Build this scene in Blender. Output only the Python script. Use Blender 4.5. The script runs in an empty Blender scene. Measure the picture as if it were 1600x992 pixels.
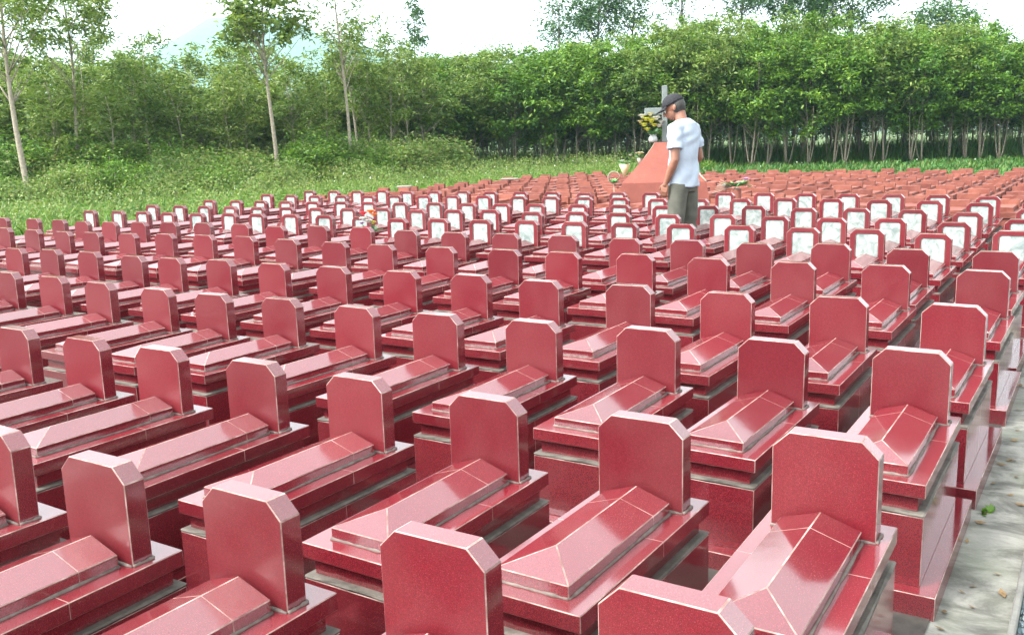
import bpy, bmesh, math, random
import numpy as np
from mathutils import Vector, Matrix
D = bpy.data
C = bpy.context.scene.collection
SC = bpy.context.scene
R = math.radians
S = 0.24            # one headstone width in metres
G = 1.506           # height of a tomb's top slab above the ground, in headstone widths

# ------------------------------------------------------------------ camera
cam = D.cameras.new('camera'); camo = D.objects.new('camera', cam); C.objects.link(camo)
CP = Vector((1.3549*S, -8.8606*S, (3.9474+G)*S))
cR = Vector((0.84443491, 0.53482479, -0.02986846)); cU = Vector((-0.07491729, 0.17313139, 0.98204528)); cF = Vector((-0.53039332, 0.82703565, -0.18626581))
m = Matrix((cR, cU, -cF)).transposed().to_4x4(); m.translation = CP
camo.matrix_world = m
cam.sensor_width = 36; cam.lens = 1452.0/1600*36; cam.clip_start = 0.05; cam.clip_end = 6000
SC.camera = camo
FPX = 1452.0
def ray(x, y):                      # direction of a photo pixel (1600 px wide), unit depth
    return cF + cR*((x-800)/FPX) - cU*((y-496)/FPX)
def at(x, y, depth):                # point at that depth in metres
    return CP + ray(x, y)*depth
def gp(x, depth):                   # ground point in that direction at a depth in metres
    d = ray(x, 230); p = CP + d*depth; return Vector((p.x, p.y, 0))

# ------------------------------------------------------------------ light
SUN_EL, SUN_AZ = 52, 215            # azimuth of the sun measured clockwise from +Y
w = D.worlds.new('World'); SC.world = w; w.use_nodes = True
nt = w.node_tree; nt.nodes.clear()
sky = nt.nodes.new('ShaderNodeTexSky'); sky.sky_type = 'NISHITA'; sky.sun_disc = False
sky.sun_elevation = R(SUN_EL); sky.sun_rotation = R(SUN_AZ); sky.air_density = 1.0; sky.dust_density = 3.0; sky.ozone_density = 1.0
hs = nt.nodes.new('ShaderNodeHueSaturation'); hs.inputs['Saturation'].default_value = 0.10; hs.inputs['Value'].default_value = 1.25
bg = nt.nodes.new('ShaderNodeBackground'); bg.inputs['Strength'].default_value = 0.15
wo = nt.nodes.new('ShaderNodeOutputWorld')
nt.links.new(sky.outputs[0], hs.inputs['Color']); nt.links.new(hs.outputs[0], bg.inputs[0]); nt.links.new(bg.outputs[0], wo.inputs[0])
sl = D.lights.new('sun', 'SUN'); sl.energy = 1.5; sl.angle = R(14); sl.color = (1, 0.96, 0.9)
so = D.objects.new('sun', sl); C.objects.link(so)
sd = Vector((math.sin(R(SUN_AZ))*math.cos(R(SUN_EL)), math.cos(R(SUN_AZ))*math.cos(R(SUN_EL)), math.sin(R(SUN_EL))))
so.rotation_euler = sd.to_track_quat('Z', 'Y').to_euler(); so.location = (0, 0, 30)
SC.view_settings.view_transform = 'Standard'; SC.view_settings.look = 'None'; SC.view_settings.gamma = 1.0
SC.view_settings.use_curve_mapping = False
SC.view_settings.exposure = 2.05
SC.cycles.max_bounces = 8; SC.cycles.diffuse_bounces = 4; SC.cycles.glossy_bounces = 3; SC.cycles.transmission_bounces = 4
SC.cycles.volume_bounces = 3

# ------------------------------------------------------------------ helpers
def tag(o, label=None, cat=None, group=None, kind=None):
    if label: o['label'] = label
    if cat: o['category'] = cat
    if group: o['group'] = group
    if kind: o['kind'] = kind
    return o
def link(name, me, parent=None, mats=()):
    o = D.objects.new(name, me); C.objects.link(o)
    for mm in mats: me.materials.append(mm)
    if parent: o.parent = parent
    return o
def empty(name, loc=(0, 0, 0), rz=0):
    o = D.objects.new(name, None); C.objects.link(o); o.location = loc; o.rotation_euler = (0, 0, rz); o.empty_display_size = .1
    return o
def np_mesh(name, V, F, mi=None):          # faces: equal length polygons, numpy arrays
    me = D.meshes.new(name); V = np.asarray(V, np.float32); F = np.asarray(F, np.int32)
    n = F.shape[1]
    me.vertices.add(len(V)); me.vertices.foreach_set('co', V.ravel())
    me.loops.add(F.size); me.loops.foreach_set('vertex_index', F.ravel())
    me.polygons.add(len(F)); me.polygons.foreach_set('loop_start', np.arange(0, F.size, n, dtype=np.int32))
    if mi is not None: me.polygons.foreach_set('material_index', np.asarray(mi, np.int32))
    me.update(calc_edges=True); me.validate(); return me
def bm_box(bm, x0, x1, y0, y1, z0, z1, mat=0):
    v = [bm.verts.new(p) for p in ((x0,y0,z0),(x1,y0,z0),(x1,y1,z0),(x0,y1,z0),(x0,y0,z1),(x1,y0,z1),(x1,y1,z1),(x0,y1,z1))]
    fs = [bm.faces.new([v[i] for i in f]) for f in ((0,3,2,1),(4,5,6,7),(0,1,5,4),(1,2,6,5),(2,3,7,6),(3,0,4,7))]
    for f in fs: f.material_index = mat
    return fs
def bevel(bm, edges, w, mat=-1, seg=1):
    bmesh.ops.bevel(bm, geom=list(edges), offset=w, segments=seg, profile=.5, affect='EDGES', material=mat, clamp_overlap=True)
def joint(bm, axis, pos, half, mat):       # a thin grout strip cut across a mesh
    no = Vector((0, 0, 0)); no[axis] = 1
    for p in (pos-half, pos+half):
        co = Vector((0, 0, 0)); co[axis] = p
        bmesh.ops.bisect_plane(bm, geom=bm.verts[:]+bm.edges[:]+bm.faces[:], plane_co=co, plane_no=no)
    for f in bm.faces:
        c = f.calc_center_median()
        if abs(c[axis]-pos) < half*.9 and abs(f.normal[axis]) < .9: f.material_index = mat
def bm_obj(name, bm, mats, parent=None, smooth=False):
    me = D.meshes.new(name); bmesh.ops.recalc_face_normals(bm, faces=bm.faces[:]); bm.to_mesh(me); bm.free()
    if smooth:
        for p in me.polygons: p.use_smooth = True
    return link(name, me, parent, mats)
def tube_data(pts, rad, n=8, flat=None):
    V = []; F = []
    pts = [Vector(p) for p in pts]; k = len(pts); up = Vector((0.13, 1, 0.21)).normalized()
    for i, p in enumerate(pts):
        t = (pts[min(i+1, k-1)]-pts[max(i-1, 0)]).normalized()
        a = up.cross(t).normalized(); b = t.cross(a)
        for j in range(n):
            q = 2*math.pi*j/n
            V.append(p + a*(math.cos(q)*rad[i]) + b*(math.sin(q)*rad[i]*(flat[i] if flat else 1)))
    for i in range(k-1):
        for j in range(n):
            F.append((i*n+j, i*n+(j+1) % n, (i+1)*n+(j+1) % n, (i+1)*n+j))
    return V, F
def bm_tube(bm, pts, rad, n=8, mat=0, flat=None, smooth=True):
    V, F = tube_data(pts, rad, n, flat); vs = [bm.verts.new(v) for v in V]
    fs = [bm.faces.new([vs[i] for i in f]) for f in F]
    fs.append(bm.faces.new(list(reversed(vs[:n])))); fs.append(bm.faces.new(vs[-n:]))
    for f in fs: f.material_index = mat; f.smooth = smooth
def bm_ball(bm, c, r, mat=0, sc=(1, 1, 1), sub=2):
    g = bmesh.ops.create_icosphere(bm, subdivisions=sub, radius=r)
    for v in g['verts']: v.co = Vector((v.co.x*sc[0], v.co.y*sc[1], v.co.z*sc[2])) + Vector(c)
    for v in g['verts']:
        for f in v.link_faces: f.material_index = mat; f.smooth = True
def copy_tree(o, parent=None):
    c = o.copy(); C.objects.link(c); c.parent = parent
    for ch in KIDS.get(o.name, ()):
        copy_tree(D.objects[ch], c)
    return c
KIDS = {}
def note_kids(*roots):
    for r in roots:
        ks = [x.name for x in SC.objects if x.parent == r]
        KIDS[r.name] = ks
        note_kids(*[D.objects[k] for k in ks])
ONES = 'zero first second third fourth fifth sixth seventh eighth ninth tenth eleventh twelfth thirteenth fourteenth fifteenth sixteenth seventeenth eighteenth nineteenth'.split()
TENS = {2: ('twentieth', 'twenty'), 3: ('thirtieth', 'thirty'), 4: ('fortieth', 'forty'), 5: ('fiftieth', 'fifty'), 6: ('sixtieth', 'sixty'), 7: ('seventieth', 'seventy'), 8: ('eightieth', 'eighty'), 9: ('ninetieth', 'ninety')}
def nth(n):
    if n < 20: return ONES[n]
    if n >= 100: return 'hundred-and-'+ONES[n-100] if n > 100 else 'hundredth'
    t, u = divmod(n, 10)
    return TENS[t][0] if u == 0 else TENS[t][1]+'-'+ONES[u]

# ------------------------------------------------------------------ materials
class N:
    def __init__(s, name):
        s.m = D.materials.new(name); s.m.use_nodes = True; s.t = s.m.node_tree; s.p = s.t.nodes['Principled BSDF']
    def n(s, typ, **kw):
        o = s.t.nodes.new('ShaderNode'+typ)
        for k, v in kw.items():
            if k in o.inputs.keys(): o.inputs[k].default_value = v
            else: setattr(o, k, v)
        return o
    def l(s, a, b): s.t.links.new(a, b)
    def ramp(s, fac, stops):
        r = s.n('ValToRGB'); e = r.color_ramp.elements
        while len(e) < len(stops): e.new(.5)
        for q, (pos, col) in zip(e, stops): q.position = pos; q.color = (*col, 1) if len(col) == 3 else col
        s.l(fac, r.inputs[0]); return r.outputs[0]
    def mix(s, fac, a, b, mode='MIX'):
        x = s.n('Mix', data_type='RGBA', blend_type=mode)
        for i, v in ((0, fac), (6, a), (7, b)):
            if hasattr(v, 'is_linked') or hasattr(v, 'links'): s.l(v, x.inputs[i])
            else: x.inputs[i].default_value = v if not isinstance(v, tuple) else (*v, 1)
        return x.outputs[2]
    def noise(s, scale, detail=4, rough=.6, co=None, dist=0):
        x = s.n('TexNoise', Scale=scale, Detail=detail, Roughness=rough, Distortion=dist)
        if co is None:
            co = s.n('TexCoord').outputs['Object']
        s.l(co, x.inputs['Vector']); return x.outputs[0]
    def out(s, col=None, rough=None, bump=None, bs=.3, dist=.01):
        if col is not None:
            if isinstance(col, tuple): s.p.inputs['Base Color'].default_value = (*col, 1)
            else: s.l(col, s.p.inputs['Base Color'])
        if rough is not None:
            if isinstance(rough, (int, float)): s.p.inputs['Roughness'].default_value = rough
            else: s.l(rough, s.p.inputs['Roughness'])
        if bump is not None:
            b = s.n('Bump', Strength=bs, Distance=dist); s.l(bump, b.inputs['Height']); s.l(b.outputs[0], s.p.inputs['Normal'])
        return s.m
def plain(name, col, rough=.6, var=.15, scale=20):
    k = N(name); n = k.noise(scale)
    c = k.ramp(n, [(.3, tuple(x*(1-var) for x in col)), (.7, tuple(min(1, x*(1+var)) for x in col))])
    return k.out(c, rough)

# speckled red granite tile
def red_tile(name, a, b, rough=(.10, .24), ior=1.52, mc=.80):
    k = N(name)
    world = k.n('NewGeometry').outputs['Position']
    fine = k.noise(420, 2, .7); mid = k.noise(110, 3, .65); big = k.noise(3.1, 3, .6, co=world)
    c = k.ramp(fine, [(.34, a), (.66, b)])
    spk = k.ramp(k.noise(520, 1, .5), [(.62, (0, 0, 0)), (.74, (.5, .5, .5))])
    c = k.mix(spk, c, (.42, .16, .16))
    c = k.mix(.5, c, k.ramp(mid, [(.35, (mc, mc*.97, mc*.97)), (.65, (1.0, 1.0, 1.0))]), 'MULTIPLY')
    oi = k.n('ObjectInfo')
    c = k.mix(1.0, c, k.ramp(oi.outputs['Random'], [(0, (.74, .72, .74)), (.5, (.90, .95, .95)), (1, (1.0, 1.0, 1.0))]), 'MULTIPLY')
    dust = k.ramp(big, [(.35, (0, 0, 0)), (.8, (.10, .10, .10))])
    c = k.mix(dust, c, (.30, .16, .14))
    r = k.ramp(big, [(.35, (rough[0],)*3), (.7, (rough[1],)*3)])
    wav = k.noise(9, 2, .5)
    k.p.inputs['IOR'].default_value = ior
    return k.out(c, r, wav, .10, .004)
TILE = red_tile('red_granite_tile', (.095, .0045, .0090), (.20, .015, .025), ior=2.3, rough=(.09, .16))
TILE_FACE = red_tile('red_granite_face', (.082, .0025, .0065), (.205, .010, .0195), (.42, .55), 1.36, .48)
def _grout():
    k = N('pale_grout'); n = k.noise(16, 4, .7, co=k.n('NewGeometry').outputs['Position'])
    return k.out(k.ramp(n, [(.36, (.14, .075, .065)), (.5, (.25, .165, .14)), (.66, (.40, .31, .275))]), .75)
GROUT = _grout()
def _cement(name, a, b, sc=14):
    k = N(name); world = k.n('NewGeometry').outputs['Position']
    n = k.noise(sc, 6, .65, co=world); f = k.noise(sc*9, 3, .6, co=world)
    c = k.ramp(n, [(.28, a), (.72, b)]); c = k.mix(.35, c, k.ramp(f, [(.3, (.6, .6, .6)), (.7, (1, 1, 1))]), 'MULTIPLY')
    return k.out(c, .85, f, .5, .004)
CEMENT = _cement('weathered_cement', (.035, .03, .024), (.17, .15, .125))
MORTAR = _cement('grey_mortar', (.07, .055, .045), (.22, .185, .16), 40)
def _marble():
    k = N('white_marble'); world = k.n('NewGeometry').outputs['Position']
    n = k.noise(11, 6, .65, co=world, dist=1.2); n2 = k.noise(30, 4, .7, co=world)
    c = k.ramp(n, [(.35, (.17, .21, .20)), (.5, (.29, .325, .31)), (.65, (.38, .405, .385))])
    c = k.mix(.25, c, k.ramp(n2, [(.4, (.7, .78, .74)), (.6, (1, .97, .97))]), 'MULTIPLY')
    return k.out(c, .18)
MARBLE = _marble()
def _terra():
    k = N('terracotta_wash'); world = k.n('NewGeometry').outputs['Position']
    n = k.noise(3.5, 5, .65, co=world); f = k.noise(22, 4, .7, co=world); oi = k.n('ObjectInfo')
    c = k.ramp(n, [(.3, (.155, .036, .021)), (.7, (.25, .078, .048))])
    c = k.mix(1.0, c, k.ramp(oi.outputs['Random'], [(0, (.70, .64, .66)), (1, (1, 1, 1))]), 'MULTIPLY')
    c = k.mix(k.ramp(f, [(.6, (0, 0, 0)), (.85, (.5, .5, .5))]), c, (.34, .17, .13))
    return k.out(c, .7, f, .3, .01)
TERRA = _terra()
def _mon():
    k = N('red_oxide_paint'); world = k.n('NewGeometry').outputs['Position']
    n = k.noise(4, 6, .7, co=world); f = k.noise(60, 3, .6, co=world)
    c = k.ramp(n, [(.3, (.155, .034, .021)), (.72, (.215, .058, .037))])
    c = k.mix(k.ramp(f, [(.66, (0, 0, 0)), (.8, (.5, .5, .5))]), c, (.6, .36, .30))
    return k.out(c, .75, f, .3, .004)
REDPAINT = _mon()
def leafm(name, cols, trans=.36):
    k = N(name); g = k.n('NewGeometry'); world = g.outputs['Position']
    ri = g.outputs['Random Per Island']
    c = k.ramp(ri, [(i/(len(cols)-1), q) for i, q in enumerate(cols)])
    n = k.noise(1.1, 3, .6, co=world)
    c = k.mix(1.0, c, k.ramp(n, [(.3, (.55, .66, .60)), (.7, (1.0, 1.0, .92))]), 'MULTIPLY')
    oi = k.n('ObjectInfo')
    c = k.mix(1.0, c, k.ramp(oi.outputs['Random'], [(0, (.78, .86, .80)), (.5, (.95, .95, .85)), (1, (1.0, 1.0, 1.0))]), 'MULTIPLY')
    k.l(c, k.p.inputs['Base Color']); k.p.inputs['Roughness'].default_value = .55
    tr = k.n('BsdfTranslucent'); k.l(c, tr.inputs['Color'])
    mx = k.n('MixShader'); mx.inputs[0].default_value = trans
    k.l(k.p.outputs[0], mx.inputs[1]); k.l(tr.outputs[0], mx.inputs[2])
    k.l(mx.outputs[0], k.t.nodes['Material Output'].inputs['Surface'])
    return k.m
LEAF_A = leafm('acacia_leaves', [(.03, .08, .012), (.085, .20, .018), (.20, .36, .025), (.10, .21, .022), (.30, .42, .045)])
LEAF_B = leafm('slender_leaves', [(.06, .11, .02), (.16, .26, .03), (.28, .36, .06), (.13, .22, .04), (.34, .38, .11)])
LEAF_D = leafm('dark_leaves', [(.04, .09, .03), (.075, .17, .04), (.12, .24, .05)])
LEAF_S = leafm('shrub_leaves', [(.07, .14, .025), (.14, .26, .04), (.26, .36, .06), (.30, .28, .11), (.16, .26, .05)])
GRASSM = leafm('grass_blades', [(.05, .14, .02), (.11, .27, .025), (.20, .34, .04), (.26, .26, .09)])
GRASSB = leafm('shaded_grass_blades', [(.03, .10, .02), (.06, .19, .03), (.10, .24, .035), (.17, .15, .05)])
def _bark(name, a, b):
    k = N(name); n = k.noise(18, 5, .7)
    return k.out(k.ramp(n, [(.3, a), (.7, b)]), .85, n, .6, .01)
BARK = _bark('grey_brown_bark', (.07, .055, .045), (.20, .165, .13))
BARKP = _bark('pale_bark', (.17, .14, .10), (.36, .31, .24))

# ------------------------------------------------------------------ setting
def sheet(name, x0, x1, y0, y1, z, mat, nx=1, ny=1):
    xs = np.linspace(x0, x1, nx+1); ys = np.linspace(y0, y1, ny+1)
    V = [(x, y, z) for y in ys for x in xs]
    F = [(j*(nx+1)+i, j*(nx+1)+i+1, (j+1)*(nx+1)+i+1, (j+1)*(nx+1)+i) for j in range(ny) for i in range(nx)]
    o = link(name, np_mesh(name, V, F), None, [mat]); tag(o, kind='structure'); return o
def _ground():
    k = N('soil_and_turf'); world = k.n('NewGeometry').outputs['Position']
    n = k.noise(.35, 6, .65, co=world); f = k.noise(9, 5, .7, co=world)
    c = k.ramp(n, [(.35, (.06, .10, .025)), (.55, (.10, .15, .04)), (.7, (.15, .13, .06))])
    c = k.mix(.5, c, k.ramp(f, [(.3, (.4, .45, .4)), (.7, (1, 1, 1))]), 'MULTIPLY')
    return k.out(c, .95, f, .8, .05)
sheet('ground', -1900, 1900, -1900, 1900, -.02, _ground())
def _concrete():
    k = N('stained_concrete'); world = k.n('NewGeometry').outputs['Position']
    mp = k.n('Mapping'); mp.inputs['Scale'].default_value = (1, 1.8, 1); k.l(world, mp.inputs[0])
    n = k.noise(4.2, 7, .68, co=mp.outputs[0], dist=.6); f = k.noise(70, 4, .7, co=world); g = k.noise(1.7, 4, .6, co=world)
    c = k.ramp(n, [(.30, (.04, .04, .034)), (.44, (.11, .11, .095)), (.56, (.21, .21, .185)), (.72, (.29, .285, .255))])
    c = k.mix(k.ramp(g, [(.5, (0, 0, 0)), (.7, (.55, .55, .55))]), c, (.20, .23, .15))
    c = k.mix(.4, c, k.ramp(f, [(.3, (.6, .6, .6)), (.7, (1, 1, 1))]), 'MULTIPLY')
    return k.out(c, .9, f, .5, .004)
CONC = _concrete()
sheet('concrete_path', -52*S, .795*S, -14*S, 84*S, .0, CONC)
sheet('tomb_yard', -51*S, .03*S, -13*S, 41*S, .005, _cement('shade_toned_cement', (.015, .013, .011), (.075, .065, .055), 6))  # cement sheet coloured dark: shade between the tombs is put into its colour
bm = bmesh.new(); bm_box(bm, .80*S, .88*S, -14*S, 84*S, -.015, .022); bevel(bm, bm.edges[:], .004)
o = bm_obj('kerb', bm, [_cement('kerb_cement', (.10, .10, .09), (.20, .20, .18), 9)]); tag(o, kind='structure')
def _gravelm():
    k = N('blue_grey_gravel'); v = k.n('TexVoronoi', Scale=55.0); world = k.n('NewGeometry').outputs['Position']; k.l(world, v.inputs['Vector'])
    c = k.ramp(v.outputs['Color'], [(0, (.05, .08, .10)), (.5, (.14, .19, .21)), (1, (.32, .38, .38))])
    return k.out(c, .85, v.outputs['Distance'], 1, .02)
GRAV = _gravelm()
sheet('gravel_ground', .885*S, 14*S, -14*S, 84*S, -.008, GRAV)
rng = random.Random(5)
bm = bmesh.new()
for i in range(1500):
    x = rng.uniform(.90, 2.2)*S; y = rng.uniform(-2, 9)*S; r = rng.uniform(.004, .011)
    g = bmesh.ops.create_icosphere(bm, subdivisions=1, radius=r)
    for v in g['verts']: v.co = Vector((v.co.x*rng.uniform(.8, 1.3)+x, v.co.y+y, v.co.z*.7-.006+r*.4))
o = bm_obj('gravel', bm, [GRAV]); tag(o, kind='stuff', label='blue grey gravel beyond the concrete kerb', cat='gravel')

# hill range far behind the trees
def hill():
    nx, ny = 120, 24; rs = np.random.RandomState(3)
    K = 1500/620; c = gp(430, 1500); ax = Vector((cR.x, cR.y, 0)).normalized(); ay = Vector((-ax.y, ax.x, 0))
    V = []
    for j in range(ny+1):
        for i in range(nx+1):
            u = (i/nx-.5)*760; v = (j/ny-.5)*260
            q = u/FPX*0  # profile along the range
            px = u/620*FPX+430
            prof = np.interp(px, [-400, 0, 120, 190, 250, 300, 345, 400, 450, 500, 560, 620, 700, 900, 1300], [16, 30, 40, 52, 60, 72, 84, 87, 83, 76, 66, 56, 40, 20, 8])
            h = prof*max(0, 1-(abs(v)/130)**1.6)
            h += 2.2*math.sin(u*.11+v*.05)*math.sin(v*.06+1)*min(1, h/20)+1.3*math.sin(u*.31+v*.2)*min(1, h/20)
            p = c+ax*u*K+ay*v*K; V.append((p.x, p.y, h*K-2))
    F = [(j*(nx+1)+i, j*(nx+1)+i+1, (j+1)*(nx+1)+i+1, (j+1)*(nx+1)+i) for j in range(ny) for i in range(nx)]
    k = N('wooded_hillside'); world = k.n('NewGeometry').outputs['Position']; n = k.noise(.012, 6, .7, co=world)
    m = k.out(k.ramp(n, [(.3, (.035, .08, .04)), (.7, (.08, .14, .06))]), .9)
    o = link('hills', np_mesh('hills', V, F), None, [m]); tag(o, kind='structure')
    for p in o.data.polygons: p.use_smooth = True
hill()

# ------------------------------------------------------------------ tombs
def lid_bm():
    bm = bmesh.new()
    w = .7672/2; y1 = -.07; y0 = y1-2.179; yr = y0+.449; z1 = .128; z2 = .252; x = -.5
    P = [(x-w, y0, .004), (x+w, y0, .004), (x+w, y1, .004), (x-w, y1, .004), (x-w, y0, z1), (x+w, y0, z1), (x+w, y1, z1), (x-w, y1, z1), (x, yr, z2), (x, y1, z2)]
    v = [bm.verts.new(p) for p in P]
    for f in ((0, 3, 2, 1), (0, 1, 5, 4), (1, 2, 6, 5), (3, 0, 4, 7), (2, 3, 7, 9, 6), (4, 5, 8), (5, 6, 9, 8), (7, 4, 8, 9)):
        bm.faces.new([v[i] for i in f])
    return bm
def scale_bm(bm, dz=0):
    for v in bm.verts: v.co = Vector((v.co.x*S, v.co.y*S, (v.co.z+dz)*S))
def finish(bm, name, mats, parent, gw=.0019, jn=(), skip_bottom=True):
    """units -> metres, pale grout along the edges, tile joints"""
    scale_bm(bm)
    for ax, pos in jn: joint(bm, ax, pos*S, .0011, 1)
    bm.normal_update()
    es = [e for e in bm.edges if len(e.link_faces) == 2 and e.calc_face_angle(0) > .12]
    bevel(bm, es, gw, 1)
    for v in bm.verts: v.co.z += G*S
    return bm_obj(name, bm, mats, parent)
def headstone_bm(plaque):
    bm = bmesh.new(); ch, cv, h, t = .16, .157, .981, .226
    prof = [(-1, .002), (0, .002), (0, h-cv), (-ch, h), (-1+ch, h), (-1, h-cv)]
    if not plaque:
        a = [bm.verts.new((x, 0, z)) for x, z in prof]; b = [bm.verts.new((x, t, z)) for x, z in prof]
        bm.faces.new(a); bm.faces.new(list(reversed(b)))
        for i in range(6): bm.faces.new((a[i], b[i], b[(i+1) % 6], a[(i+1) % 6]))
        return bm
    q, d = .105, .05
    inn = [(-1+.17, .10), (-.17, .10), (-.17, h-cv-.03), (-.17-.05, h-.135), (-1+.17+.05, h-.135), (-1+.17, h-cv-.03)]
    a = [bm.verts.new((x, 0, z)) for x, z in prof]; b = [bm.verts.new((x, t, z)) for x, z in prof]
    i0 = [bm.verts.new((x, 0, z)) for x, z in inn]; i1 = [bm.verts.new((x, d, z)) for x, z in inn]
    bm.faces.new(list(reversed(b)))
    for i in range(6):
        j = (i+1) % 6
        bm.faces.new((a[i], a[j], i0[j], i0[i])); bm.faces.new((i0[i], i0[j], i1[j], i1[i])); bm.faces.new((a[i], b[i], b[j], a[j]))
    bm.faces.new(i1)
    return bm
def make_tomb(plaque):
    t = empty('tomb')
    m2 = [TILE, GROUT]
    bm = bmesh.new(); bm_box(bm, -1.30, .30, -2.66, .66, -1.506-.15, -1.232); finish(bm, 'plinth', m2, t)
    bm = bmesh.new(); bm_box(bm, -1.104, .104, -2.453, .50, -1.2315, -.395)
    vb = finish(bm, 'vault', m2, t, jn=[(1, -.9)])
    # rough cement ledge and the recessed neck under the slab
    bm = bmesh.new(); bm_box(bm, -1.112, .112, -2.461, .508, -.3945, -.355); bevel(bm, bm.edges[:], .03); scale_bm(bm, G)
    rr = random.Random(3)
    bmesh.ops.subdivide_edges(bm, edges=[e for e in bm.edges if e.calc_length() > .1], cuts=7, use_grid_fill=True)
    for v in bm.verts: v.co += Vector((rr.uniform(-1, 1), rr.uniform(-1, 1), rr.uniform(-.7, .7)))*.0022
    bm_obj('ledge', bm, [CEMENT], t)
    bm = bmesh.new(); bm_box(bm, -1.02, .02, -2.37, .41, -.354, -.169); scale_bm(bm, G); bm_obj('neck', bm, [TILE], t)
    bm = bmesh.new(); bm_box(bm, -1.11, .11, -2.453, .491, -.168, 0); finish(bm, 'slab', m2, t, jn=[(1, -.74)])
    finish(lid_bm(), 'lid', m2, t, jn=[(1, -.48)])
    hb = finish(headstone_bm(plaque), 'headstone', [TILE_FACE, GROUT, TILE], t, gw=.0021 if not plaque else .0018)
    for p in hb.data.polygons:
        if p.material_index == 0 and p.normal.y > -.9: p.material_index = 2
    if plaque:
        bm = bmesh.new(); h, cv = .981, .157
        inn = [(-1+.182, .112), (-.182, .112), (-.182, h-cv-.04), (-.182-.05, h-.147), (-1+.182+.05, h-.147), (-1+.182, h-cv-.04)]
        a = [bm.verts.new((x, .026, z)) for x, z in inn]; b = [bm.verts.new((x, .0485, z)) for x, z in inn]
        bm.faces.new(a); bm.faces.new(list(reversed(b)))
        for i in range(6): bm.faces.new((a[i], b[i], b[(i+1) % 6], a[(i+1) % 6]))
        scale_bm(bm, G); bm_obj('plaque', bm, [MARBLE], hb)
    # mortar bead where headstone and lid sit on the slab
    bm = bmesh.new(); rr = random.Random(9)
    def bead(x0, y0, x1, y1):
        n = 10; pts = [((x0+(x1-x0)*i/n)*S, (y0+(y1-y0)*i/n)*S, (G+.004)*S) for i in range(n+1)]
        bm_tube(bm, pts, [rr.uniform(.0025, .0065) for _ in pts], 6)
    bead(-1.0, -.012, 0, -.012); bead(.008, 0, .008, .226); bead(-1, .235, 0, .235)
    bead(-.116, -.07, -.116, -2.249); bead(-.884, -.07, -.884, -2.249); bead(-.88, -2.25, -.12, -2.25)
    bm_obj('mortar_joint', bm, [MORTAR], t, True)
    return t
RV = {-1: -3.678, 0: 0.0, 1: 4.407, 2: 8.085, 3: 12.538, 4: 16.164, 5: 20.893, 6: 24.765, 7: 28.792, 8: 33.468, 9: 37.509}
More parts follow.
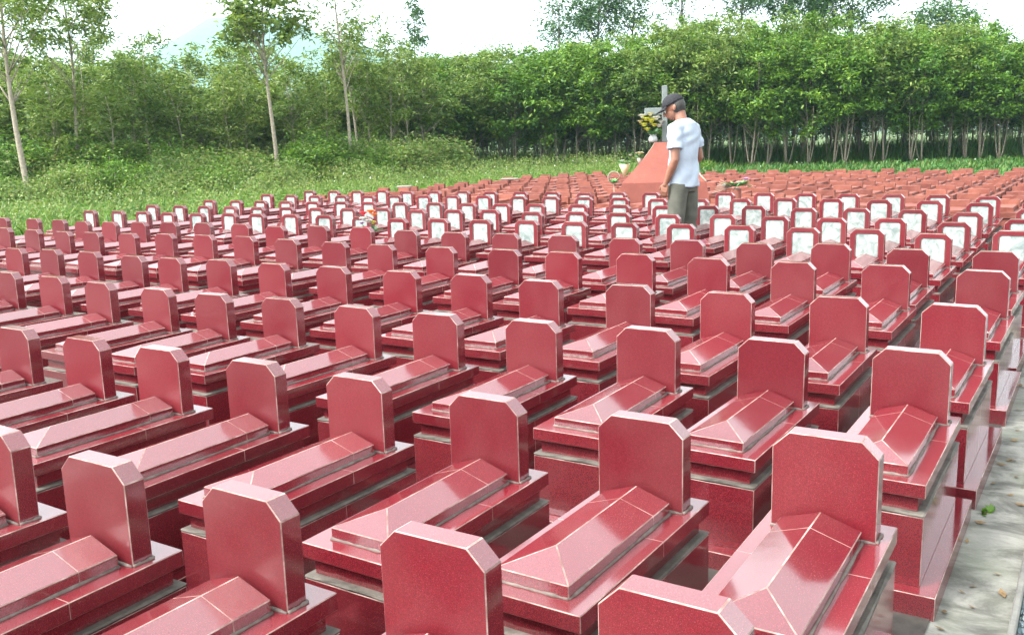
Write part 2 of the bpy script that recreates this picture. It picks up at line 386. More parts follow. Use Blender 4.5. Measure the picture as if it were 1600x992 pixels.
TAB = {-1:[(0,-0.31,-0.07,0.075),(1,-0.18,-0.01,0.047),(2,-0.16,-0.07,0.042),(3,-0.07,-0.16,0.044),(4,-0.05,-0.11,0.031)],
0:[(0,-0.24,-0.12,0.107),(1,-0.13,-0.08,-0.002),(2,-0.13,-0.04,-0.037),(3,-0.32,0.18,-0.096),(4,0,-0.04,-0.008),(5,0.07,-0.12,0.009),(6,0.18,-0.09,-0.014),(7,0.06,-0.02,-0.038),(8,0.06,0.05,-0.037)],
1:[(0,-0.23,-0.01,0.006),(1,-0.1,0.01,-0.036),(2,0.06,-0.19,0.019),(3,0.07,-0.26,-0.005),(4,0.12,-0.27,-0.032),(5,0.2,-0.22,-0.051),(6,0.15,-0.09,-0.043),(7,0.21,-0.13,-0.07),(8,0.2,-0,-0.101),(9,0.07,0.01,-0.078),(10,0.07,0.11,-0.052),(11,0.09,0.09,-0.042),(12,0.16,0.04,-0.034)],
2:[(0,-0.18,-0,0.024),(1,-0,0.05,0.038),(2,0.09,-0.3,0.043),(3,0.06,-0.11,0.047),(4,0.03,-0.12,0.026),(5,0.24,-0.12,0.048),(6,0.23,0.02,0.016),(7,0.15,-0.03,0.026),(8,0.06,-0,0.009),(9,0.16,-0.05,0.031),(10,0.07,0.02,-0.012),(11,0.28,0.1,-0.039),(12,0.26,0.04,0.003),(13,0.21,0.09,-0.002),(14,0.2,0.14,-0.04),(15,0.18,-0.07,0.041)],
3:[(0,-0.2,0.01,0.015),(1,-0.08,0.14,0.029),(2,-0,0.01,0.031),(3,0.05,-0.16,0.051),(4,0.14,-0.01,0.064),(5,0.18,-0.17,0.054),(6,0.26,0.03,0.025),(7,0.19,-0.02,0.025),(8,0.01,-0.01,0.022),(9,0.19,-0.01,0.038),(10,0.03,0.1,0.041),(11,0.08,0.13,0.078),(12,0.16,0.07,0.072),(13,0.1,0.09,0.057),(14,0.05,0.05,0.014),(15,0.18,-0.1,0.026),(16,0.15,0.01,-0.013),(17,0.11,0.03,0.005),(18,0.06,0.01,0.034),(19,-0.01,0.12,0.033)],
4:[(0,-0.27,-0.09,0.015),(1,-0.21,0.1,-0.019),(2,-0.04,-0.05,0.065),(3,0.03,-0.19,0.023),(4,0.11,-0.05,0.041),(5,0.25,-0.13,0.039),(6,0.11,0.02,0.044),(7,0.09,0.01,0.048),(8,0.04,0.08,0.026),(9,0.12,0.01,0.048),(10,-0.03,0.2,0.085),(11,-0.02,0.12,0.091),(12,0.02,-0.04,0.055),(13,-0,0.09,0.078),(14,-0.12,0.06,0.083),(15,0.02,-0.09,0.084),(16,-0.01,-0.01,0.037),(17,0.01,-0.03,0.001),(18,0.04,0.01,-0.012),(19,-0.01,0.19,0.001),(20,-0.02,0.19,0.009),(21,-0.08,-0.12,0.051)],
5:[(0,-0.31,0.01,0.041),(1,-0.3,-0.11,-0.084),(2,-0.08,-0.12,0.009),(3,0.05,-0.16,0.006),(4,0.02,-0.07,0.022),(5,0.09,-0.15,0.033),(6,-0.01,-0.04,0.013),(7,0.03,-0.02,0.018),(8,-0.01,0.08,0.01),(9,0.05,-0.04,0.014),(10,-0.05,0.09,-0.004),(11,-0,0.02,-0.025),(12,0.08,0.04,0.019),(13,-0.01,0.1,0.039),(14,-0.07,0.13,0.038),(15,0.05,-0.04,0.041),(16,0.04,0.12,0.025),(17,-0.04,0.02,0.003),(18,-0.07,-0.02,0.009),(19,-0.14,0.12,0.022),(20,-0.14,0.11,0.013),(21,-0.13,-0.12,0.031)],
6:[(0,-0.33,0.01,0.043),(1,-0.23,-0.09,-0.088),(2,-0.14,-0.13,0.007),(3,0,-0.2,-0.011),(4,0.04,-0.09,0.004),(5,0.15,-0.12,0.038),(6,-0.02,-0.06,-0),(7,-0.04,-0.04,0.03),(8,0.01,0.12,0.03),(9,0.05,-0.04,0.008),(10,-0.15,0.12,0.055),(11,-0.01,0.11,0.029),(12,0.07,0.02,0.007),(13,-0.01,0.13,0.055),(14,-0.09,0.11,0.023),(15,0.05,-0.06,0.022),(16,-0.04,0.04,0.018),(17,-0.05,0.02,0.005),(18,-0.07,0.01,0.013),(19,-0.15,0.12,0.013),(20,-0.16,0.11,0.014),(21,-0.15,-0.12,0.032)],
7:[(0,-0.34,0.01,0.044),(1,-0.31,-0.09,-0.091),(2,-0.12,-0.14,-0.009),(3,-0.07,-0.17,0.02),(4,-0.02,-0.11,0.002),(5,0.02,-0.13,0.064),(6,0.05,0.01,0.032),(7,0.11,-0,0.006),(8,0.03,0.11,0.018),(9,0.06,-0,0.028),(10,-0.18,0.08,0.028),(11,-0.05,0.07,0.017),(12,0.04,0.03,0.019),(13,0.01,0.12,0.026),(14,-0.1,0.08,0.009),(15,-0.04,-0.11,0.033),(16,-0.05,0.04,0.019),(17,-0.07,0.02,0.006),(18,-0.08,0.01,0.015),(19,-0.16,0.12,0.014),(20,-0.17,0.11,0.016),(21,-0.16,-0.12,0.034)],
8:[(0,-0.44,0.01,0.059),(1,-0.4,-0.07,-0.072),(2,-0.23,-0.14,0.003),(3,-0.14,-0.18,0.023),(4,-0.1,-0.07,0.051),(5,-0.06,-0.14,0.069),(6,-0.1,-0.06,0.006),(7,-0.08,-0.07,-0.005),(8,-0.14,0.02,-0.015),(9,-0.09,-0.05,0.03),(10,-0.14,0.14,0.027),(11,-0.05,0.14,0.041),(12,0.03,0.1,0.046),(13,-0.15,0.11,0.075),(14,-0.22,0.12,0.069),(15,-0.07,-0.03,0.07),(16,-0.17,0.05,0.06),(17,-0.13,0.05,0.027),(18,-0.17,0.01,0.026),(19,-0.33,0.04,0.018),(20,-0.34,0.04,0.034),(21,-0.29,-0.11,0.084)],
9:[(0,-0.6,0.01,0.053),(1,-0.49,-0.05,-0.075),(2,-0.47,-0.16,-0.011),(3,-0.31,-0.19,0.005),(4,-0.27,-0.11,0.011),(5,-0.21,-0.17,0.034),(6,-0.27,-0.03,0.032),(7,-0.22,-0.01,0.044),(8,-0.27,0.08,0.018),(9,-0.2,-0.02,0.028),(10,-0.22,0.17,0.017),(11,-0.18,0.11,-0.004),(12,-0.16,0.07,0.038),(13,-0.27,0.1,0.037),(14,-0.33,0.11,0.026),(15,-0.2,-0.01,0.076),(16,-0.34,0.05,0.064),(17,-0.37,-0,0.035),(18,-0.4,0.03,0.097),(19,-0.49,0.08,0.05),(20,-0.5,0.06,0.049),(21,-0.45,-0.13,0.06)]}
proto = {0: make_tomb(False), 1: make_tomb(True)}
note_kids(proto[0], proto[1]); used = {0: 0, 1: 0}
rg = random.Random(77)
for r in range(-1, 10):
    pl = 1 if r >= 5 else 0
    for c, ox, oy, oz in TAB[r]:
        o = copy_tree(proto[pl]) if used[pl] else proto[pl]; used[pl] += 1
        o.location = ((-c*2.067+ox)*S, (RV[r]+oy)*S, oz*S)
        o.rotation_euler = (R(rg.uniform(-.35, .35)), R(rg.uniform(-.35, .35)), R(rg.uniform(-.7, .7)))
        where = 'nearest the concrete path' if c == 0 else nth(c+1)+' from the concrete path'
        if pl: lab = 'red tiled tomb with white plaque, %s in the %s plaque row' % (where, nth(r-4))
        else: lab = 'plain red tiled tomb, %s in the %s row from the front' % (where, nth(r+2))
        tag(o, lab, 'tomb', 'white plaque tombs' if pl else 'plain red tombs')

# ------------------------------------------------------------------ older terracotta tombs behind
def make_terra(seed):
    rr = random.Random(seed); t = empty('terracotta_tomb')
    j = lambda s: rr.uniform(-s, s)
    def part(name, boxes, parent=t):
        bm = bmesh.new()
        for b in boxes: bm_box(bm, *b)
        bmesh.ops.subdivide_edges(bm, edges=[e for e in bm.edges if e.calc_length() > .5], cuts=2, use_grid_fill=True)
        for v in bm.verts: v.co += Vector((j(.025), j(.025), j(.018)))
        scale_bm(bm); return bm_obj(name, bm, [TERRA], parent)
    h = 1.5+j(.07)
    part('plinth', [(-1.3, .3, -2.7, .6, -.1, .30)])
    part('vault', [(-1.15, .15, -2.45, .45, .305, h-.25)])
    part('slab', [(-1.25, .25, -2.55, .52, h-.245, h)])
    part('lid', [(-.95, -.05, -2.2, .0, h+.004, h+.17+j(.05))])
    part('headstone', [(-1.05, .05, .06, .3, h+.004, h+.46+j(.06))])
    return t
TP = [make_terra(i) for i in range(1, 5)]; note_kids(*TP); tu = set()
MON = (-22.4, 46.6)
for r in range(11):
    for c in range(24):
        x = -c*2.067-.2+rg.uniform(-.08, .08); y = 42.3+r*3.72+rg.uniform(-.12, .12)
        if abs(x-.5-MON[0]) < 3.7 and abs(y-1-MON[1]) < 4.6: continue
        k = rg.randrange(4)
        o = TP[k] if k not in tu else copy_tree(TP[k]); tu.add(k)
        o.location = (x*S, y*S, rg.uniform(-.012, .015)); o.rotation_euler = (0, 0, R(rg.uniform(-1, 1)))
        where = 'nearest the path' if c == 0 else nth(c+1)+' from the path'
        tag(o, 'weathered terracotta tomb, %s in the %s terracotta row' % (where, nth(r+1)), 'tomb', 'older terracotta tombs')
for k in range(4):
    if k not in tu: raise RuntimeError('unused tomb')
# two pale cement slabs lying on terracotta tombs
def on_plane(px, py, z):
    d = ray(px, py); return CP+d*((z-CP.z)/d.z)
PCEM = _cement('pale_cement', (.17, .15, .12), (.30, .27, .23))
for (px, py, wd, lab) in ((796, 281, .8, 'pale cement slab lying on the terracotta tombs left of the monument'), (632, 293, .6, 'pale cement slab on the leftmost terracotta tombs')):
    bm = bmesh.new(); bm_box(bm, -wd, wd, -.45, .45, 0, .14); bevel(bm, bm.edges[:], .04); scale_bm(bm)
    o = bm_obj('cement_slab', bm, [PCEM]); o.location = on_plane(px, py, 1.95*S); o.rotation_euler = (0, 0, R(30))
    tag(o, lab, 'slab')

# ------------------------------------------------------------------ monument with cross
mo = empty('monument', (MON[0]*S, MON[1]*S, 0), R(22+45-45))
tag(mo, 'red painted curved pyramid monument carrying a pale concrete cross', 'monument')
prof = [(3.0, 0), (2.33, 2.95)]+[(.58+1.95*(1-u)**1.14, 2.7+2.4*u) for u in [i/12 for i in range(13)]][0:]
bm = bmesh.new(); rings = []
for hw, z in prof[0:1]+prof[2:]:
    rings.append([bm.verts.new((sx*hw*S, sy*hw*S, z*S)) for sx, sy in ((-1, -1), (1, -1), (1, 1), (-1, 1))])
for a, b in zip(rings, rings[1:]):
    for i in range(4): f = bm.faces.new((a[i], a[(i+1) % 4], b[(i+1) % 4], b[i]))
bm.faces.new(rings[-1])
bm_obj('pyramid', bm, [REDPAINT], mo)
# pale cement edging down the arrises
EDGE = _cement('edging_cement', (.26, .21, .16), (.40, .34, .27), 20)
for q, (sx, sy) in enumerate(((1, -1), (-1, 1))):
    bm = bmesh.new()
    bm_tube(bm, [((hw+.02)*S*sx, (hw+.02)*S*sy, z*S) for hw, z in prof[2:]], [.011]*(len(prof)-2), 6)
    bm_obj('edging', bm, [EDGE], mo)
cr = empty('cross'); cr.parent = mo; cr.rotation_euler = (0, 0, R(3)); cr.name = 'cross'
cx = plain('pale_cross_paint', (.15, .175, .165), .6, .12, 8)
bm = bmesh.new(); bm_box(bm, -.17, .17, -.15, .15, 5.1, 8.55); bevel(bm, bm.edges[:], .03); scale_bm(bm); bm_obj('upright', bm, [cx], cr)
bm = bmesh.new(); bm_box(bm, -1.25, -.173, -.15, .15, 6.78, 7.22); bevel(bm, bm.edges[:], .03); bm2 = bmesh.new()
scale_bm(bm); bm_obj('arm', bm, [cx], cr)
bm2 = bmesh.new(); bm_box(bm2, .173, 1.25, -.15, .15, 6.78, 7.22); bevel(bm2, bm2.edges[:], .03); scale_bm(bm2); bm_obj('arm', bm2, [cx], cr)
mo_in = mo.matrix_basis

# ------------------------------------------------------------------ flowers
PET = {n: plain(n+'_petals', c, .6, .12, 60) for n, c in dict(white=(.58, .57, .52), cream=(.55, .50, .30), yellow=(.52, .52, .08), pink=(.55, .30, .44), lilac=(.42, .34, .52), orange=(.72, .22, .06), red=(.60, .04, .05), blue=(.14, .20, .55), magenta=(.65, .06, .20)).items()}
FL = plain('bouquet_leaves', (.10, .28, .08), .5, .3, 40); CER = plain('white_ceramic', (.38, .40, .38), .25, .05)
BLUEC = plain('blue_glaze', (.20, .28, .60), .25, .1)
def bloom(name, c, r, col, parent):
    bm = bmesh.new(); rr = random.Random(int(c[0]*9e3+c[2]*7e3)); c = Vector(c)
    for layer, (k, rad, up) in enumerate(((8, 1.0, .15), (7, .75, .5), (5, .45, .85))):
        for i in range(k):
            a = 2*math.pi*(i+layer*.5)/k+rr.uniform(-.2, .2); d = Vector((math.cos(a), math.sin(a), up)).normalized()
            sN = Vector((-math.sin(a), math.cos(a), 0))*r*.38
            p0 = c; p1 = c+d*r*rad*.6; p2 = c+d*r*rad
            vs = [bm.verts.new(q) for q in (p0, p1-sN, p2-sN*.5+Vector((0, 0, .1*r)), p2+sN*.5+Vector((0, 0, .1*r)), p1+sN)]
            bm.faces.new(vs)
    bm_ball(bm, c, r*.42, 0, (1, 1, .8), 2)
    return bm_obj(name, bm, [PET[col]], parent)
def foliage(parent, c, r, n, seed, h=1.3, w=.22):
    rr = random.Random(seed); bm = bmesh.new(); c = Vector(c)
    for i in range(n):
        a = rr.uniform(0, 6.28); d = Vector((math.cos(a), math.sin(a), rr.uniform(.3, h))).normalized(); L = r*rr.uniform(.6, 1.1)
        sN = Vector((-math.sin(a), math.cos(a), 0))*L*w
        vs = [bm.verts.new(q) for q in (c, c+d*L*.5-sN, c+d*L-Vector((0, 0, L*.12)), c+d*L*.5+sN)]
        bm.faces.new(vs)
    return bm_obj('leaves', bm, [FL], parent)
def vase(parent, r, h, mat=CER, band=None):
    bm = bmesh.new(); n = 20
    pr = [(.55, 0), (.8, .05), (.95, .35), (.75, .7), (.55, .85), (.8, 1), (.7, 1), (.45, .86), (.5, .5), (0.05, .45)]
    rs = [[bm.verts.new((q*r*math.cos(6.2832*i/n), q*r*math.sin(6.2832*i/n), z*h)) for i in range(n)] for q, z in pr]
    for k_, (a, b) in enumerate(zip(rs, rs[1:])):
        for i in range(n):
            f = bm.faces.new((a[i], a[(i+1) % n], b[(i+1) % n], b[i])); f.smooth = True
            if band and k_ in (2,): f.material_index = 1
    bm.faces.new(list(reversed(rs[0]))); bm.faces.new(rs[-1])
    return bm_obj('vase', bm, [mat]+([band] if band else []), parent)
def flat_dir(k):     # camera-independent: a fixed heading used to lay things out on the monument
    a = R(22)
    return k
# vase of flowers on top of the monument, left of the cross
ML = Vector((MON[0]*S, MON[1]*S, 0))
hx = Vector((.92, .39, 0))             # across the monument as one faces its corner
b1 = empty('flower_vase', ML-hx*.62*S*.98+Vector((0, 0, 5.105*S))+Vector((.0, -.07, 0)))
tag(b1, 'white vase of yellow, white and pink flowers beside the concrete cross', 'flowers')
vase(b1, .075, .12)
foliage(b1, (0, 0, .10), .17, 30, 1)
fl = [(-.16, 0, .44, .062, 'white'), (-.10, -.05, .39, .06, 'yellow'), (-.13, -.02, .31, .06, 'yellow'), (-.08, -.06, .24, .055, 'yellow'), (-.02, -.07, .36, .065, 'yellow'), (.05, -.03, .40, .065, 'white'), (.02, -.08, .30, .05, 'yellow'), (.09, -.05, .29, .055, 'white'), (-.04, .03, .46, .055, 'cream'), (.12, .0, .35, .05, 'white'), (-.19, .02, .36, .045, 'cream'), (.0, .06, .40, .05, 'white')]
for x, y, z, r, c in fl:
    bloom('flower', hx*x+Vector((-hx.y, hx.x, 0))*y+Vector((0, 0, z-.05)), r*1.25, c, b1)
# flowers on the left shoulder
def prof_hw(z):
    u = (z-2.7)/2.4; return .58+1.95*(1-u)**1.14
for (px, zz, col, lab, k) in ((-1.35, 3.95, 'cream', 'pot with one large cream bloom on the upper left slope of the monument', 0), (-2.2, 3.42, 'cream', 'cream bouquet leaning on the lower left slope of the monument', 1)):
    b = empty('flower_pot' if k == 0 else 'bouquet', ML+hx*px*S*1.15+Vector((0, 0, zz*S)))
    tag(b, lab, 'flowers')
    if k == 0:
        bm = bmesh.new(); bm_tube(bm, [(0, 0, -.05), (0, 0, .05)], [.03, .045], 14); bm_obj('pot', bm, [EDGE], b)
        bloom('flower', (0, 0, .11), .075, 'cream', b); bloom('flower', (-.16, 0, .09), .028, 'white', b); foliage(b, (0, 0, .05), .12, 18, 4)
    else:
        bm = bmesh.new(); bm_tube(bm, [(0, 0, -.10), (.0, 0, .0), (-.0, 0, .09)], [.02, .05, .085], 14); bm_obj('wrapping', bm, [PET['cream']], b)
        foliage(b, (0, 0, .08), .14, 22, 8); bloom('flower', (-.03, 0, .14), .04, 'white', b); bloom('flower', (.04, -.02, .12), .04, 'cream', b)
w3 = empty('wreath_hoop', ML-hx*3.2*S+Vector((0, 0, 2.85*S))); tag(w3, 'thin pale hoop of a small wreath left of the monument', 'wreath')
bm = bmesh.new(); bm_tube(bm, [tuple(hx*(.09*math.cos(a)))[:2]+(.09*math.sin(a)+.03,) for a in [i*.24 for i in range(20)]], [.008]*20, 6); bm_obj('hoop', bm, [EDGE], w3)
foliage(w3, (0, 0, -.06), .13, 24, 12)
bm = bmesh.new(); bm_tube(bm, [(0, 0, -.72), (0, 0, -.05)], [.01, .008], 6); bm_obj('stake', bm, [EDGE], w3)
# spray of flowers lying on the terracotta tombs right of the man
p = at(1150, 292, 50*S); b4 = empty('flower_spray', (p.x, p.y, p.z)); tag(b4, 'pink and white flower spray lying on a red tomb right of the man', 'flowers')
p4 = b4.location
foliage(b4, (0, 0, 0), .22, 30, 21, .6, .12)
for i, (x, z, r, c) in enumerate(((.13, .09, .06, 'pink'), (.05, .05, .05, 'white'), (-.06, .03, .045, 'cream'), (-.14, .02, .04, 'white'), (.18, .0, .045, 'cream'), (.02, -.03, .05, 'white'))):
    bloom('flower', hx*x+Vector((0, -.03, z)), r, c, b4)
bm = bmesh.new()
for i in range(7):
    bm_tube(bm, [hx*(-.05)+Vector((0, 0, 0)), hx*(-.2-.02*i)+Vector((0, .01*i, .10-.03*i))], [.004, .003], 5)
bm_obj('stems', bm, [EDGE], b4)
bm = bmesh.new(); bm_tube(bm, [(0, 0, -p4.z+.0), (0, 0, -.03)], [.055, .07], 12); bm_obj('stand', bm, [TERRA], b4)

# ------------------------------------------------------------------ trees
BARKM = _bark('brown_bark', (.09, .075, .055), (.26, .215, .16))
def crown_mesh(name, seed, cx_, n_clump, n_leaf, leaf, shape, top_bias=0, flat=.7, asp=.34, clump=.16, hollow=.35):
    """shape: (rx, ry, z0, z1) an uneven ellipsoid filled with clumps of small leaves"""
    rs = np.random.RandomState(seed); rx, ry, z0, z1 = shape
    cen = []
    lob = rs.uniform(0, 6.28, 4)
    while len(cen) < n_clump:
        v = rs.normal(size=3); v /= np.linalg.norm(v); rad = rs.uniform(hollow, 1)**.6
        a = math.atan2(v[1], v[0]); k = 1+.22*math.sin(2*a+lob[0])*math.cos(3*v[2]+lob[1])+.16*math.sin(5*a+lob[2])
        p = v*rad*k
        if rs.rand() < .12: continue
        cen.append((p[0]*rx, p[1]*ry, (z0+z1)/2+p[2]*(z1-z0)/2))
    cen = np.array(cen); size = rs.uniform(.6, 1.35, n_clump)*clump
    idx = rs.randint(0, n_clump, n_leaf)
    off = rs.normal(size=(n_leaf, 3)); off[:, 2] *= flat
    P = cen[idx]+off*size[idx][:, None]
    P += np.array(cx_)[None, :]
    d = rs.normal(size=(n_leaf, 3)); d[:, 2] = d[:, 2]*.5-.35; d /= np.linalg.norm(d, axis=1)[:, None]
    nrm = rs.normal(size=(n_leaf, 3))*.75; nrm[:, 2] += .8
    s = np.cross(d, nrm); s /= np.linalg.norm(s, axis=1)[:, None]+1e-6
    L = leaf*rs.uniform(.6, 1.3, n_leaf)[:, None]; bend = np.cross(s, d)*L*.12
    V = np.stack([P, P+d*L*.45+s*L*asp*.5+bend, P+d*L, P+d*L*.45-s*L*asp*.5+bend], 1).reshape(-1, 3)
    F = np.arange(4*n_leaf).reshape(-1, 4)
    return np_mesh(name, V, F), cen+np.array(cx_)[None, :]
def trunk_bm(rr, h, r0, lean, cen, limbs, bark_n=8, wob=.06, limb_r=.35, base_frac=.3):
    bm = bmesh.new(); n = 9
    pts = []; wx = rr.uniform(0, 6)
    for i in range(n+1):
        u = i/n; pts.append(Vector((lean[0]*u+wob*math.sin(u*5+wx)*u, lean[1]*u+wob*math.cos(u*4+wx)*u, h*u-.05)))
    bm_tube(bm, pts, [r0*(1-.82*i/n)*(1.25 if i == 0 else 1) for i in range(n+1)], bark_n)
    ids = list(range(len(cen))); rr.shuffle(ids)
    for q in ids[:limbs]:
        c = Vector(cen[q]); hd = math.hypot(c.x-lean[0]*.7, c.y-lean[1]*.7); u = min(.97, max(base_frac*.8, (c.z-.9*hd-.05*h)/h)); f = u*n; i = min(n-1, int(f)); s = pts[i].lerp(pts[i+1], f-i)
        mid = s.lerp(c, .55)+Vector((rr.uniform(-.08, .08), rr.uniform(-.08, .08), -.05*hd)); rr0 = r0*(1-.8*u)*limb_r*1.25
        bm_tube(bm, [s, s.lerp(mid, .5)+Vector((0, 0, .01)), mid, c], [rr0, rr0*.8, rr0*.6, rr0*.25], 5)
    return bm
def make_tree(name, seed, h, r0, lean, shape, nc, nl, leaf, mat, bark, limbs=26, clump=.16, asp=.34, flat=.7, base_frac=.3, wob=.06, hollow=.35, stems=0):
    rr = random.Random(seed); t = empty(name)
    me, cen = crown_mesh('crown', seed, (lean[0]*.8, lean[1]*.8, 0), nc, nl, leaf, shape, clump=clump, asp=asp, flat=flat, hollow=hollow)
    bm = trunk_bm(rr, h, r0, lean, cen, limbs, base_frac=base_frac, wob=wob)
    for q in range(stems):          # extra stems from the same root
        a = rr.uniform(0, 6.28); e = rr.uniform(.25, .6); hh = h*rr.uniform(.5, .75)
        bm_tube(bm, [(math.cos(a)*e*u_**.6, math.sin(a)*e*u_**.6, hh*u_-.04) for u_ in (0, .15, .35, .6, 1)], [r0*k_*rr.uniform(.5, .8) for k_ in (1, .85, .75, .6, .3)], 6)
    bm_obj('trunk', bm, [bark], t, True); link('crown', me, t, [mat]); return t
def place(o, pos, sc, rz):
    o.location = pos; o.scale = (sc[0], sc[0], sc[1]) if isinstance(sc, tuple) else (sc,)*3; o.rotation_euler = (0, 0, rz)
class Bank:
    def __init__(s, protos): s.p = protos; s.used = set(); note_kids(*protos)
    def get(s, k):
        if k not in s.used: s.used.add(k); return s.p[k]
        return copy_tree(s.p[k])
plant = Bank([make_tree('plantation_tree', 100+i, 4.5, .038, (rr_, -.1), (1.15, 1.15, 1.55, 5.1), 44, 4600, .17, LEAF_A, BARKM, 26, .175, .40, base_frac=.33, hollow=.5, stems=2) for i, rr_ in enumerate((.25, -.2, .1, -.35, .3))]+[make_tree('plantation_tree', 150, 4.5, .04, (-.3, .2), (1.2, 1.1, 1.9, 5.4), 40, 3600, .19, LEAF_B, BARKM, 26, .20, .34, base_frac=.33, hollow=.5, stems=1)])
rt = random.Random(11)
rows_t = []
for k, (dep, n, x0, x1) in enumerate(((36.5, 33, 690, 1660), (38.2, 34, 640, 1660), (40.2, 34, 600, 1660), (42.6, 32, 560, 1660), (46, 28, 560, 1660))):
    for i in range(n):
        px = x0+(x1-x0)*(i+rt.uniform(-.25, .25))/(n-1)
        q = gp(px, dep+rt.uniform(-.5, .5)-(px-1100)/1100*2)
        o = plant.get(rt.randrange(6))
        hsc = float(np.interp(px, [560, 700, 800, 900, 960, 1050, 1150, 1250, 1400, 1500, 1600], [.80, .93, .88, .96, .93, 1.10, 1.04, 1.07, 1.03, 1.0, .92]))*rt.uniform(.88, 1.06)*(dep/38)
        place(o, q, (rt.uniform(.9, 1.1), hsc*1.0), rt.uniform(0, 6.28))
        tag(o, 'slender plantation tree, %s from left in the %s tree row beyond the terracotta tombs' % (nth(i+1), nth(k+1)), 'tree', 'plantation trees')
# young trees on the left
left = Bank([make_tree('young_tree', 200+i, 4.4, .045, (l, .1), (1.2, 1.15, 1.85, 4.8), 46, 4600, .17, LEAF_B, BARKP, 30, .19, .34, base_frac=.3, hollow=.5, stems=1) for i, l in enumerate((.3, -.3, .1))])
spots = [(-20, 27, 1.0), (60, 30, .92), (130, 27.5, .98), (195, 31, .98), (245, 28.5, 1.0), (300, 32, .80), (345, 30, .80), (395, 33, .98), (455, 32, .92), (500, 35, .85), (570, 34, .86), (620, 36, .9), (660, 34, .88), (90, 34, 1.05), (220, 36, 1.08), (160, 38, 1.1), (30, 38, 1.1), (330, 38, .85), (420, 39, 1.05), (530, 40, .95), (640, 40, 1.0), (-60, 33, 1.0), (275, 33, .66), (410, 33, .70), (500, 33, .68)]
spots.sort()
for i, (px, dep, sc) in enumerate(spots):
    o = left.get(i % 3); place(o, gp(px, dep), (rt.uniform(.95, 1.15), sc*.86*dep/29), rt.uniform(0, 6.28))
    tag(o, 'olive green bushy young tree, %s from the left edge among the left trees' % nth(i+1), 'tree', 'bushy young trees on the left')
# thin pale saplings in front of them
slim = Bank([make_tree('slender_sapling', 250+i, 4.3, .032, (l, .1), (.75, .7, 1.5, 4.6), 26, 1500, .15, LEAF_B, BARKP, 20, .15, .30, base_frac=.3, hollow=.2, wob=.1) for i, l in enumerate((.25, -.35, .1))])
for i, (px, dep, sc) in enumerate([(-15, 25, .95), (22, 27, .9), (80, 24.5, .82), (98, 26.5, .95), (148, 25.5, .9), (168, 24.5, .72), (208, 27, .92), (236, 26, 1.0), (262, 28, .74), (290, 27, .72), (325, 28.5, .66), (362, 28, .78), (388, 29, .84), (462, 29.5, .86), (492, 30, .76), (512, 29, .70), (585, 31, .80), (612, 31.5, .88), (640, 33, .9), (668, 33.5, .86)]):
    o = slim.get(i % 3); place(o, gp(px, dep), (1.0, sc*dep/27), rt.uniform(0, 6.28))
    tag(o, 'thin pale trunked sapling, %s from the left along the front of the left trees' % nth(i+1), 'tree', 'thin saplings on the left')
# dark wood behind them
dark = Bank([make_tree('dark_tree', 300+i, 5.2, .07, (l, .1), (1.9, 1.8, .5, 5.4), 70, 6000, .20, LEAF_D, BARK, 20, .28, .4) for i, l in enumerate((.3, -.2))])
i = 0
for dep in (46, 52):
    for px in range(-60, 1680, 62):
        if dep == 46 and px > 1180: continue
        o = dark.get(i % 2); i += 1
        scz = (.60 if 250 < px < 360 or 470 < px < 640 else .70 if px < 640 else .84)*dep/46*rt.uniform(.85, 1.05)
        if 620 < px and dep == 46: dd = dep+6
        else: dd = dep+4
        place(o, gp(px+rt.uniform(-14, 14), dd), (1.1, scz), rt.uniform(0, 6.28))
        tag(o, 'dark green background tree, %s from the left in the %s dark row' % (nth((px+60)//62+1), 'nearer' if dep == 46 else 'farther'), 'tree', 'dark trees behind')
# tall slender trees, each its own
def tall(label, px, dep, h, r0, lean, shape, nc, nl, leaf, mat, bark, seed, clump=.15, asp=.3, limbs=24, bf=.4, hollow=.3, flat=.8):
    t = make_tree('tall_tree', seed, h, r0, lean, shape, nc, nl, leaf, mat, bark, limbs, clump, asp, flat, bf, .12, hollow)
    t.location = gp(px, dep); tag(t, label, 'tree'); return t
tall('tall pale trunked tree with sparse crown leaning at the left edge', 38, 22, 6.2, .085, (-.75, .1), (1.9, 1.5, 3.3, 6.6), 60, 3600, .17, LEAF_B, BARKP, 401)
tall('tall open crowned tree just right of the leftmost pale trunk', 115, 25, 6.1, .06, (.25, .1), (1.5, 1.3, 3.7, 6.6), 52, 3400, .17, LEAF_B, BARKP, 402)
tall('tall round crowned tree standing before the blue hill', 432, 27, 6.2, .075, (-.25, .1), (1.35, 1.3, 3.9, 6.2), 52, 3400, .18, LEAF_B, BARKP, 403, .18, .42)
tall('very thin tall tree with a nearly bare top between hill and wood', 547, 28, 7.0, .06, (-.1, .0), (.85, .85, 3.1, 7.4), 34, 1100, .18, LEAF_B, BARKP, 404, .16, .28)
tall('lower crowned thin tree with drooping leaves right of the hill peak', 560, 31, 5.4, .055, (-.3, .0), (1.2, 1.0, 3.0, 5.5), 34, 2200, .18, LEAF_B, BARKP, 405, .17, .28)
tall('small spindly dark tree rising alone above the treetops', 658, 44, 8.3, .05, (-.2, 0), (.55, .55, 5.0, 8.3), 24, 1000, .20, LEAF_D, BARK, 406, .17, .35)
tall('short leaning sapling in front of the hill', 318, 34, 5.0, .05, (-.9, 0), (.8, .7, 3.3, 5.2), 16, 800, .2, LEAF_B, BARKP, 407)
